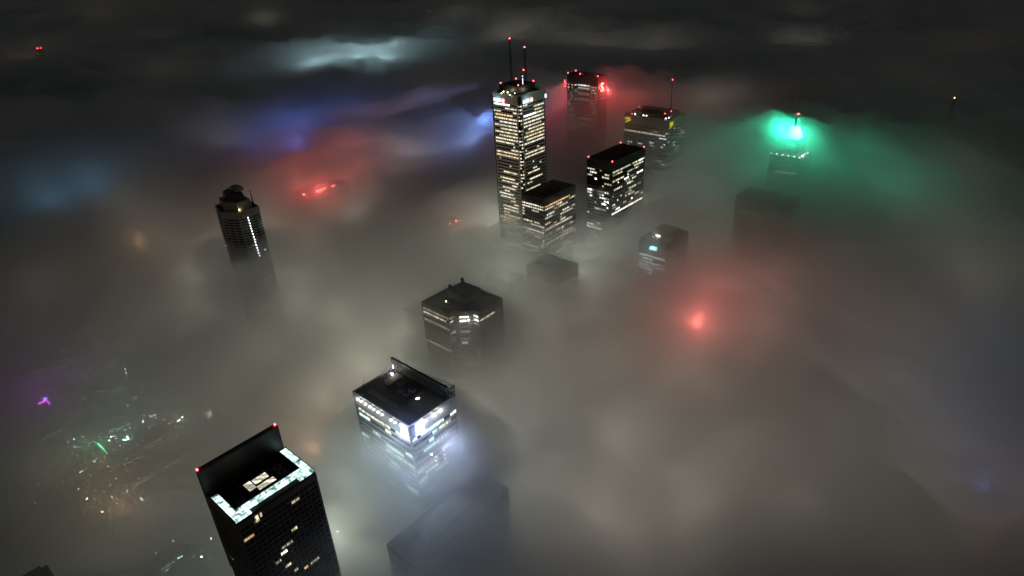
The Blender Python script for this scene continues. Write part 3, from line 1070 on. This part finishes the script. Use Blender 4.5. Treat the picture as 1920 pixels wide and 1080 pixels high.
low('low block with scattered bright teal windows at the bottom edge', 300, 1070, [(0, 2, 0, 't'), (4, 7, 0, 't'), (9, 11, 0, 'w'), (3, 6, 3.4, 't'), (14, 18, -1, 't')], 20, 22, 14)
low('block with a lit roof edge and orange lamp in mid fog', 1100, 658, [(0, 6, 0, 'w'), (8, 12, 3, 'w')], 70, 12, 16)
low('block with a teal lit window grid behind the glass roof screen', 779, 684, [(i * 3, i * 3 + 2.2, d, 't') for i in range(4) for d in (0, 3.6, 7.2)], 84, 14, 14)
low('block with a short blue light bar in the fog right of the notched tower', 938, 684, [(0, 1, 4, 'w')], 60, 9, 12)
lamp('window_glow', un(786, 680, 88), 5000, (.6, 1, .95), 2)
lamp('window_glow', un(220, 734, 26), 1500, (.6, 1, .95), 2)
lamp('window_glow', un(281, 584, 32), 1500, (1, .97, .9), 2)
lamp('window_glow', un(225, 640, 16), 1500, (1, .85, .3), 2)
lamp('window_glow', un(250, 742, 22), 1000, (1, .65, .25), 2)

x, y, z = un(938, 684, 60)
t = thing('light_bar', (x, y - .6, 50), 'short blue light bar in the fog right of the notched tower', 'sign')
MB().box(x, x + 9, y - .8, y - .4, 55, 56.2).build('tube', 'neon_blue', t)
MB().box(x, x + 9, y - .38, y - .3, 54.6, 56.6).build('backing', 'metal', t)
x, y, z = un(72, 757, 34)
t = thing('neon_sign', (x, y, 0), 'magenta and violet corner neon sign at the far left', 'sign')
MB().box(x, x + 7, y, y + .6, 33, 34.6).build('magenta_tube', 'neon_purple', t)
MB().box(x + 7, x + 8, y - 9, y + .6, 33, 34.4).build('magenta_tube', 'neon_purple', t)
MB().box(x + 5.5, x + 9, y + .7, y + 1.4, 34.8, 36.6).build('violet_tube', 'neon_violet', t)
mb = MB()
for a, b in ((x + .4, y + .8), (x + 6.6, y + .8), (x + 7.5, y - 8.5)):
    mb.tube((a, b, 0), (a, b, 33), .25)
mb.build('post', 'metal', t)
lamp('neon_glow', (x + 5, y - 3, 36), 8000, (.62, .1, 1), 1.5)
x, y, z = un(184, 832, 60)
x2, y2, z2 = un(201, 850, 30)
t = thing('crane_jib', (x2, y2, 0), 'thin green lit jib leaning over the dim blocks, left of the teal floodlight', 'crane')
mb = MB().tube((x, y, z), (x2, y2, z2), .45, k=4)
mb.build('lit_edge', 'neon_green', t)
MB().tube((x + .8, y - .6, z), (x2 + .8, y2 - .6, z2), .3, k=4).tube((x2, y2, 0), (x2, y2, z2), .7, k=4).build('jib', 'metal', t)
x, y, z = un(237, 823, 22)
t = thing('floodlight_mast', (x, y, 0), 'brightest teal-white floodlight among the low blocks', 'floodlight')
MB().tube((x, y, 0), (x, y, 21), .3).build('pole', 'metal', t)
for dx, dy in ((-1.4, -1.2), (1.6, 1.8), (1.0, -2.4), (-2.2, .6)):
    q = MB().ball((x + dx, y + dy, 22), .75).build('lamp_head', 'teal_flood', t, True)
    MB().tube((x, y, 20.8), (x + dx, y + dy, 21.4), .1).build('bracket', 'metal', q)
lamp('flood_glow', (x, y, 25), 5000, (.5, 1, .92), 1.5)

# ------------------------------------------------------------------ street lamps
KINDS = {'w': ('street_white', 'white street lamp seen as a point of light through the thin fog', 'white street lamps'),
         'c': ('street_cool', 'cold blue-white street lamp seen as a point of light through the thin fog', 'blue-white street lamps'),
         'a': ('amber_lamp', 'orange street lamp seen as a point of light through the thin fog', 'orange street lamps'),
         'r': ('neon_red', 'red traffic signal glowing by the near tower', 'red traffic signals')}
proto = {}


def street_lamp(u, v, k, r=1.0, z=9):
    x, y, _ = un(u, v, z)
    mat, lab, grp = KINDS[k]
    if k not in proto:
        nm = 'traffic_signal' if k == 'r' else 'street_lamp'
        t = thing(nm, (0, 0, 0), lab, 'traffic light' if k == 'r' else 'street lamp', grp)
        MB().tube((0, 0, 0), (0, 0, 8.4), .16, .1).tube((0, 0, 8.4), (1.2, 0, 9.1), .09).build('pole', 'metal', t)
        MB().ball((0, 0, 0), .55, .7).build('lamp_head', mat, t, True)
        t.children[-1].location = (1.2, 0, 9)
        for c in t.children:
            if c.name.startswith('lamp_head'):
                c.location = (1.2, 0, 9)
        proto[k] = t
        out = t
    else:
        out = proto[k].copy()
        COL.objects.link(out)
        for ch in proto[k].children:
            c = ch.copy()
            COL.objects.link(c)
            c.parent = out
    out.location = (x - 1.2, y, 0)
    for c in out.children:
        if c.name.startswith('lamp_head'):
            c.scale = (r, r, r)
    return out


PTS = [(234, 691.5, 'c', 1.5), (236, 698, 'c', 1.5), (312.5, 624, 'c', 1.2), (260, 625.5, 'w', 1.1), (272, 624, 'w', 1), (274, 622.5, 'w', 1), (248, 634, 'w', .9),
       (310, 574, 'w', .9), (333, 587, 'r', .8), (240, 652, 'w', 1), (180, 642, 'w', .8), (211, 593, 'w', .6), (225, 591, 'w', .6), (278, 653, 'w', .7), (300, 611, 'w', .7),
       (312, 683, 'w', .9), (327, 676, 'w', .9), (316, 711, 'w', .7), (118, 657, 'w', .7), (204.5, 732, 'w', 1), (211, 729, 'w', 1), (218, 726, 'w', 1), (225, 723, 'w', 1),
       (265, 737, 'w', .6), (239.5, 760, 'w', 1.1), (268.5, 790, 'c', 1.4), (281, 779, 'w', .8), (286, 779.5, 'w', .9), (290, 777.5, 'w', 1), (209, 819, 'c', 1.6), (205, 826.5, 'c', 1.4),
       (213, 819, 'w', .8), (216, 822.5, 'w', .7), (342, 782, 'w', 1.4), (334, 789, 'c', 1.5), (337, 786.5, 'c', 1.2), (393.5, 773, 'c', 1.2), (394.5, 779, 'c', 1.3),
       (139, 824, 'c', 1.0), (155, 818.5, 'c', 1.1), (66, 736, 'w', .7), (144, 745, 'w', .6), (69, 907.5, 'c', 1.3), (63, 889, 'w', .7), (116, 902, 'w', .9), (113, 896, 'w', .6),
       (151, 885, 'w', .8), (155, 883, 'w', .7), (217, 897, 'w', .8), (206.5, 910, 'w', .6), (210, 932, 'a', 1), (219, 943.5, 'a', 1.2), (192.5, 960, 'a', 1.3), (162.5, 937, 'w', 1.3),
       (264, 934, 'w', 1.1), (267, 937, 'w', 1.1), (238, 922, 'w', .7), (273, 891, 'w', .8), (325, 870, 'w', .8), (325, 883, 'w', .9), (202, 874, 'a', .6), (191, 857, 'a', .8), (197, 858, 'a', .8),
       (378, 1044, 'c', 1.8), (325, 1015, 'w', 1), (312, 1033, 'w', 1.2), (292, 1036, 'w', 1), (276, 1036, 'w', .8), (331, 1053, 'c', 1), (326, 1056, 'c', 1), (310, 1075, 'c', .9), (300, 1072, 'c', .8), (320, 1067, 'w', .7), (303, 1078, 'w', .8),
       (396, 1010, 'w', .9), (379, 945, 'w', .7), (642.5, 846, 'w', 1), (641.5, 853.5, 'c', 1.6), (661, 867.5, 'c', 1.5), (642, 820, 'a', 1.3), (657, 831, 'a', 1.2), (673.5, 843, 'a', 1.2), (622, 831, 'a', 1.5),
       (570, 830, 'a', .9), (609, 798, 'a', .6), (602, 807, 'a', .8), (582, 813, 'r', 1.4), (539, 830, 'r', 1.6), (544, 829, 'r', 1.2), (630, 795, 'a', .6), (606, 844, 'w', .6),
       (608, 948, 'w', 1.1), (598, 946.5, 'w', .9), (652, 935.5, 'w', .8), (687, 905.5, 'w', .9), (633, 996.5, 'w', 1.3), (695, 938, 'w', .5), (616, 998, 'w', .5),
       (1122, 675, 'a', 2.2), (1124, 666, 'a', 1.2), (1110, 643.5, 'w', 1.2), (1116, 646, 'w', 1.2), (1122, 649, 'w', 1), (1150.5, 972.5, 'c', 1.8), (836, 687, 'w', 1.2), (902, 753, 'w', 1.1), (925, 769, 'w', 1.3), (932, 773, 'w', 1.0), (1000.5, 751, 'w', 1.0),
       (722, 632, 'w', 1.2), (727, 636, 'w', 1.1), (812, 537, 'w', 1.3), (817, 535, 'w', 1.3)]
def depth(u, v):
    x, y, z = un(u, v, 9)
    L, t = math.sqrt(x * x + y * y + (H - z) ** 2), 0
    for i in range(80):
        f = (i + .5) / 80
        px, py, pz = x * f, y * f, H + (z - H) * f
        r = math.hypot(px, py)
        t += L / 80 * ((.0038 if pz < h1(px, py, r) else 0) + (.019 if pz < h2(px, py, r) else 0) + (.011 if pz < h3(px, py, r) else 0))
    return t


for u, v, k, r in PTS:
    street_lamp(u, v, k, min(3.4, r * min(3.4, max(.5, .75 * math.exp(.42 * (depth(u, v) - 2.6))))))

#@@LAMPROWS
# ------------------------------------------------------------------ ground, roads
gm = MB()
gm.v += [(-15000, -15000, -.02), (15000, -15000, -.02), (15000, 15000, -.02), (-15000, 15000, -.02)]
gm.f.append((0, 1, 2, 3))
struct('ground', gm, 'earth')
random.seed(5)


def best(lo, hi, step, ax):
    out = []
    c = lo
    while c < hi:
        def bad(p):
            return sum(1 for f in FOOT if f[ax * 2] - 11 < p < f[ax * 2 + 1] + 11)
        out.append(min((c + d for d in range(-40, 41, 4)), key=lambda p: (bad(p), abs(p - c))))
        c += step
    return out


rx, ry = best(-140, 900, 115, 0), best(60, 1300, 105, 1)
for k, x in enumerate(rx):
    struct('road', MB().box(x - 6, x + 6, -300, 2200, -.016, .004), 'asphalt')
for k, y in enumerate(ry):
    struct('road', MB().box(-500, 1500, y - 5, y + 5, -.016, .008), 'asphalt')
KINDS['d'] = ('street_dim', 'faint warm street lamp in the rows along the streets under the thin fog', 'faint street lamp rows')


def project(x, y, z):
    d = (x, y, z - H)
    c = [sum(R[i][k] * d[i] for i in range(3)) for k in range(3)]
    return 960 + F * c[0] / c[2], 540 + F * c[1] / c[2]


rows = [(x + sd * 7.5, y + random.uniform(-3, 3)) for x in rx for sd in (-1, 1) for y in range(330, 1000, 34)]
rows += [(x + random.uniform(-3, 3), y + sd * 6.5) for y in ry for sd in (-1, 1) for x in range(-110, 300, 34)]
for x, y in rows:
    u, v = project(x, y, 9)
    if -20 < u < 720 and 560 < v < 1090 and x < 290 and random.random() < .62 and not any(f[0] - 3 < x < f[1] + 3 and f[2] - 3 < y < f[3] + 3 for f in FOOT):
        street_lamp(u, v, 'd', random.uniform(.5, 1.1))
mk = MB()
for x in rx[:5]:
    y = 200
    while y < 1000:
        if min(abs(y - q) for q in ry) > 8:
            mk.box(x - .09, x + .09, y, y + 3, .004, .012)
        y += 9
for y in ry:
    x = -120
    while x < 420:
        if min(abs(x - q) for q in rx) > 9:
            mk.box(x, x + 3, y - .09, y + .09, .008, .016)
        x += 9
struct('road_markings', mk, 'paint')
pv = MB()
sx, sy = sorted(rx), sorted(ry)
for a, b in zip(sx, sx[1:]):
    for c, d in zip(sy, sy[1:]):
        if b - a > 16 and d - c > 14:
            pv.ring(rect(a + 9, b - 9, c + 8, d - 8), rect(a + 6.05, b - 6.05, c + 5.05, d - 5.05), -.01, .14)
struct('pavement', pv, 'paving')
#@@PART4
# ------------------------------------------------------------------ the fog bank
def vmat(name, dens, col=(.96, .96, .95), an=.25):
    m = bpy.data.materials.new(name)
    m.use_nodes = True
    n = m.node_tree
    n.nodes.clear()
    o = n.nodes.new('ShaderNodeOutputMaterial')
    p = n.nodes.new('ShaderNodeVolumePrincipled')
    p.inputs['Density'].default_value = dens
    p.inputs['Color'].default_value = (*col, 1)
    p.inputs['Anisotropy'].default_value = an
    n.links.new(p.outputs[0], o.inputs['Volume'])
    return m


def fogmesh(fn, mat, label, zb=-1.0):
    rs = [25 * (9000 / 25) ** (k / 420) for k in range(421)]
    th, t = [], -60.0
    while t < 300:
        th.append(math.radians(t))
        t += .6 if -25 <= t < 112 else 5
    v, f = [], []
    n = len(th)
    for r in rs:
        for a in th:
            x, y = r * math.cos(a), r * math.sin(a)
            v.append((x, y, fn(x, y, r)))
    for k in range(len(rs) - 1):
        for j in range(n):
            q = (j + 1) % n
            f.append((k * n + j, (k + 1) * n + j, (k + 1) * n + q, k * n + q))
    c = len(v)
    v.append((0, 0, fn(0, 0, 0)))
    for j in range(n):
        f.append((c, j, (j + 1) % n))
    L, b = (len(rs) - 1) * n, len(v)
    for j in range(n):
        v.append((rs[-1] * math.cos(th[j]), rs[-1] * math.sin(th[j]), zb))
    for j in range(n):
        f.append((L + j, b + j, b + (j + 1) % n, L + (j + 1) % n))
    f.append(tuple(b + n - 1 - j for j in range(n)))
    me = bpy.data.meshes.new('haze')
    me.from_pydata(v, [], f)
    me.materials.append(mat)
    for p in me.polygons:
        p.use_smooth = True
    o = bpy.data.objects.new('haze', me)
    COL.objects.link(o)
    return tag(o, label, 'fog', None, 'stuff')


fogmesh(h1, vmat('thin_fog', .0038), 'thin upper veil of the fog bank over the city')
fogmesh(h2, vmat('fog', .019), 'main rolling fog bank swallowing the towers')
fogmesh(h3, vmat('thick_fog', .011), 'thickest lowest part of the fog bank near the streets')


def puff(c, s, dens, seed, label, amp=.45):
    import bmesh
    bm = bmesh.new()
    bmesh.ops.create_icosphere(bm, subdivisions=5, radius=1)
    for v in bm.verts:
        d = v.co.normalized()
        k = 1 + amp * noise.fractal(d * 1.6 + Vector((seed, 0, 0)), .9, 2.1, 6)
        v.co = Vector((d.x * s[0], d.y * s[1], d.z * s[2])) * max(.25, k) + Vector(c)
    me = bpy.data.meshes.new('haze')
    bm.to_mesh(me)
    bm.free()
    me.materials.append(vmat('wisp', dens))
    for p in me.polygons:
        p.use_smooth = True
    o = bpy.data.objects.new('haze', me)
    COL.objects.link(o)
    return tag(o, label, 'fog', None, 'stuff')


puff((692, 257, 242), (15, 19, 13), .09, 3.1, 'bright green puff of fog clinging to the spired tower', .8)
puff((682, 268, 234), (28, 28, 15), .022, 7.7, 'ragged green wisp of fog left of the spired tower')
puff((715, 232, 226), (24, 24, 16), .012, 1.9, 'green wisp of fog drifting right of the spired tower')
puff((178, 258, 172), (14, 22, 9), .012, 5.2, 'blue-white wisp of fog under the glowing corner panels')
puff((206, 288, 131), (64, 68, 43), .042, 2.6, 'dense collar of fog round the floodlit tower', .22)
puff((333, 368, 136), (56, 58, 40), .024, 4.1, 'dense collar of fog round the notched tower', .22)
puff((296, 668, 126), (64, 66, 46), .024, 9.4, 'dense collar of fog round the lone apartment tower', .22)
puff((462, 372, 116), (40, 44, 31), .04, 6.6, 'dense collar of fog round the brown flat roof', .2)
puff((548, 300, 112), (44, 40, 34), .022, 3.7, 'dense collar of fog round the tower with the cyan sign', .2)
puff((190, 240, 128), (72, 44, 24), .009, 8.1, 'drift of fog over the long dark roof at the bottom', .25)
puff((150, 300, 158), (30, 40, 12), .006, 8.3, 'pale wisp of fog left of the floodlit tower')
puff((506, 411, 190), (20, 14, 9), .012, 6.4, 'grey wisp of fog across the roof edge of the half sunk black tower')

for u, v, z, sx, sy, sd, lab in ((1500, 650, 196, 75, 16, 11.1, 'thin streak of fog drifting right of the red glow'), (1330, 800, 200, 85, 14, 12.2, 'thin streak of fog low on the right side'),
                                 (1010, 840, 196, 60, 13, 13.3, 'thin streak of fog right of the floodlit tower'), (1180, 560, 200, 70, 15, 14.4, 'thin streak of fog below the tower with the cyan sign'),
                                 (690, 500, 196, 60, 14, 15.5, 'thin streak of fog behind the notched tower'), (350, 545, 200, 80, 18, 16.6, 'thin streak of fog before the lone apartment tower'),
                                 (1600, 450, 205, 95, 18, 17.7, 'thin streak of fog under the right green glow'), (1080, 430, 190, 40, 9, 18.8, 'thin streak of fog between the two black towers'),
                                 (640, 300, 215, 90, 20, 19.9, 'dark cloud head before the blue glow'), (760, 190, 230, 120, 30, 20.2, 'dark cloud head under the cyan glow')):
    puff(un(u, v, z), (sx, sy, 9), .014 if v < 600 else .006, sd, lab, .95)

# ------------------------------------------------------------------ glow lights added inside the fog, standing in for the city's lamps
W1, W2, W3 = (1, .95, .77), (1, .88, .72), (.9, 1, .82)
CITY = [(700, 940, 87, 95, W3), (640, 1010, 82, 75, W3), (770, 930, 92, 60, W3), (900, 950, 77, 75, W1), (990, 900, 82, 70, W1), (880, 800, 82, 75, W1), (1000, 780, 82, 70, W1), (1120, 980, 77, 60, W2),
        (1150, 820, 82, 60, W1), (610, 740, 48, 42, W1), (690, 690, 77, 70, W1), (800, 650, 82, 60, W1), (900, 640, 82, 75, W1), (1030, 650, 87, 80, W1), (1150, 680, 82, 60, W1), (740, 560, 82, 60, W1),
        (650, 600, 77, 50, W1), (560, 560, 82, 65, W1), (500, 660, 40, 35, W1), (860, 480, 112, 80, W1), (930, 420, 142, 70, W3), (1000, 520, 112, 80, W3), (1090, 520, 122, 110, W3), (1150, 480, 112, 80, W1), (950, 520, 142, 60, W3),
        (1280, 380, 122, 110, W1), (1330, 470, 112, 90, W3), (1400, 480, 112, 60, W3), (1200, 560, 92, 60, W1), (1300, 720, 82, 45, W2), (1400, 820, 77, 50, W2), (1300, 960, 77, 55, W2), (1500, 950, 77, 45, W2),
        (1550, 780, 77, 45, W2), (1450, 640, 87, 40, W2), (1650, 900, 77, 35, W2), (1700, 700, 82, 35, W2), (1620, 520, 92, 50, W2), (1800, 560, 92, 30, W2), (1750, 400, 102, 40, W2),
        (350, 600, 35, 30, W1), (200, 700, 30, 20, W1), (330, 820, 30, 30, W1), (120, 870, 30, 18, W2), (420, 740, 35, 34, W1), (300, 960, 30, 24, W1), (60, 620, 35, 16, W1), (200, 1040, 30, 16, W1), (400, 520, 82, 60, W1),
        (330, 470, 55, 50, W2), (250, 400, 92, 30, W1), (420, 300, 102, 50, W2), (680, 420, 102, 80, W1), (760, 330, 112, 90, W2), (820, 230, 90, 60, W2), (1060, 240, 110, 140, W2), (1330, 240, 110, 120, W2), (1130, 330, 132, 100, W1),
        (500, 430, 92, 60, W2), (1500, 60, 90, 60, W2), (1150, 60, 90, 80, W1), (300, 110, 90, 60, W2), (1800, 160, 90, 60, (1, .6, .4)), (800, 60, 90, 40, W1),
         (1700, 240, 90, 60, W2), (1880, 640, 70, 40, W2), (1860, 1000, 60, 40, W2), (1700, 1020, 60, 30, W2), (90, 560, 40, 30, W1), (600, 480, 70, 55, W1), (800, 640, 105, 40, W1), (935, 640, 105, 40, W1), (425, 500, 95, 30, W1), (520, 520, 95, 30, W1),  # the pairs ending this row are fill, added to brighten the dark fog collars
        (1180, 1030, 70, 40, W2), (1700, 560, 80, 40, W2), (470, 190, 100, 40, (.75, .85, 1))]
for u, v, z, p, c in CITY:
    lamp('city_glow', un(u, v, z), p * 1000 * (1.3 if u > 1250 and v > 300 else 1.0 if v < 345 else .36 if u < 440 and v > 560 else .7), c, 22)
GL = [(700, 132, 140, 1800, (.55, .9, 1), 40), (610, 145, 130, 800, (.55, .85, 1), 40), (560, 270, 135, 120, (.16, .24, 1), 12), (660, 250, 120, 120, (.2, .3, 1), 20), (480, 290, 120, 60, (.2, .3, 1), 20),
      (600, 357, 152, 26, (1, .12, .1), 3), (570, 365, 150, 9, (1, .08, .07), 1), (640, 340, 130, 45, (1, .15, .12), 8), (670, 310, 140, 45, (1, .2, .2), 8), (560, 345, 130, 40, (1, .2, .18), 8),
      (910, 226, 185, 110, (.2, .35, 1), 3), (892, 262, 160, 50, (.35, .5, 1), 10), (1306, 605, 168, 12, (1, .16, .14), 2), (1313, 592, 162, 7, (1, .18, .15), 3), (1328, 565, 138, 40, (1, .2, .18), 25), (1420, 600, 110, 70, (1, .38, .34), 30),
      (1842, 908, 120, 2.5, (.15, .3, 1), 1), (1800, 840, 80, 22, (.3, .45, 1), 20), (1850, 700, 80, 20, (.35, .5, 1), 20), (1700, 820, 80, 20, (.4, .5, 1), 20), (180, 355, 120, 30, (.2, .5, .9), 20), (260, 450, 140, 8, (1, .6, .3), 2),
      (90, 380, 120, 25, (.2, .5, .8), 20), (590, 840, 20, 24, (1, .5, .25), 5), (230, 950, 25, 10, (1, .6, .35), 5), (190, 870, 25, 6, (1, .6, .45), 4), (1112, 670, 70, 10, (1, .5, .2), 3), (1089, 495, 112, 5, (.2, .3, 1), 1), (943, 680, 58, 5, (.2, .3, 1), 1),
      (1650, 380, 150, 50, (.1, .8, .5), 25), (1420, 330, 180, 60, (.1, .9, .5), 20), (1600, 300, 170, 40, (.1, .9, .55), 25), (1860, 1010, 80, 5, (1, .3, .2), 3), (1180, 190, 190, 70, (1, .14, .12), 8), (200, 50, 150, 60, (1, .75, .45), 50), (500, 52, 150, 50, (1, .9, .7), 50),
      (60, 125, 150, 40, (1, .6, .3), 40), (750, 860, 140, 14, (.6, .85, 1), 6), (640, 880, 100, 20, W3, 10)]
GL += [(985, 130, 75, 1300, W2, 70), (900, 100, 70, 700, W2, 70), (970, 110, 120, 260, W2, 70), (1090, 125, 120, 260, W2, 70), (1230, 115, 120, 200, W2, 70), (860, 90, 110, 160, W2, 70), (1120, 170, 62, 500, W2, 60), (330, 200, 62, 260, W1, 60), (850, 120, 62, 500, (.85, .95, 1), 60), (1500, 130, 62, 500, W2, 70)]
for u, v, z, p, c, r in GL:
    lamp('city_glow', un(u, v, z), p * 1000, c, r)
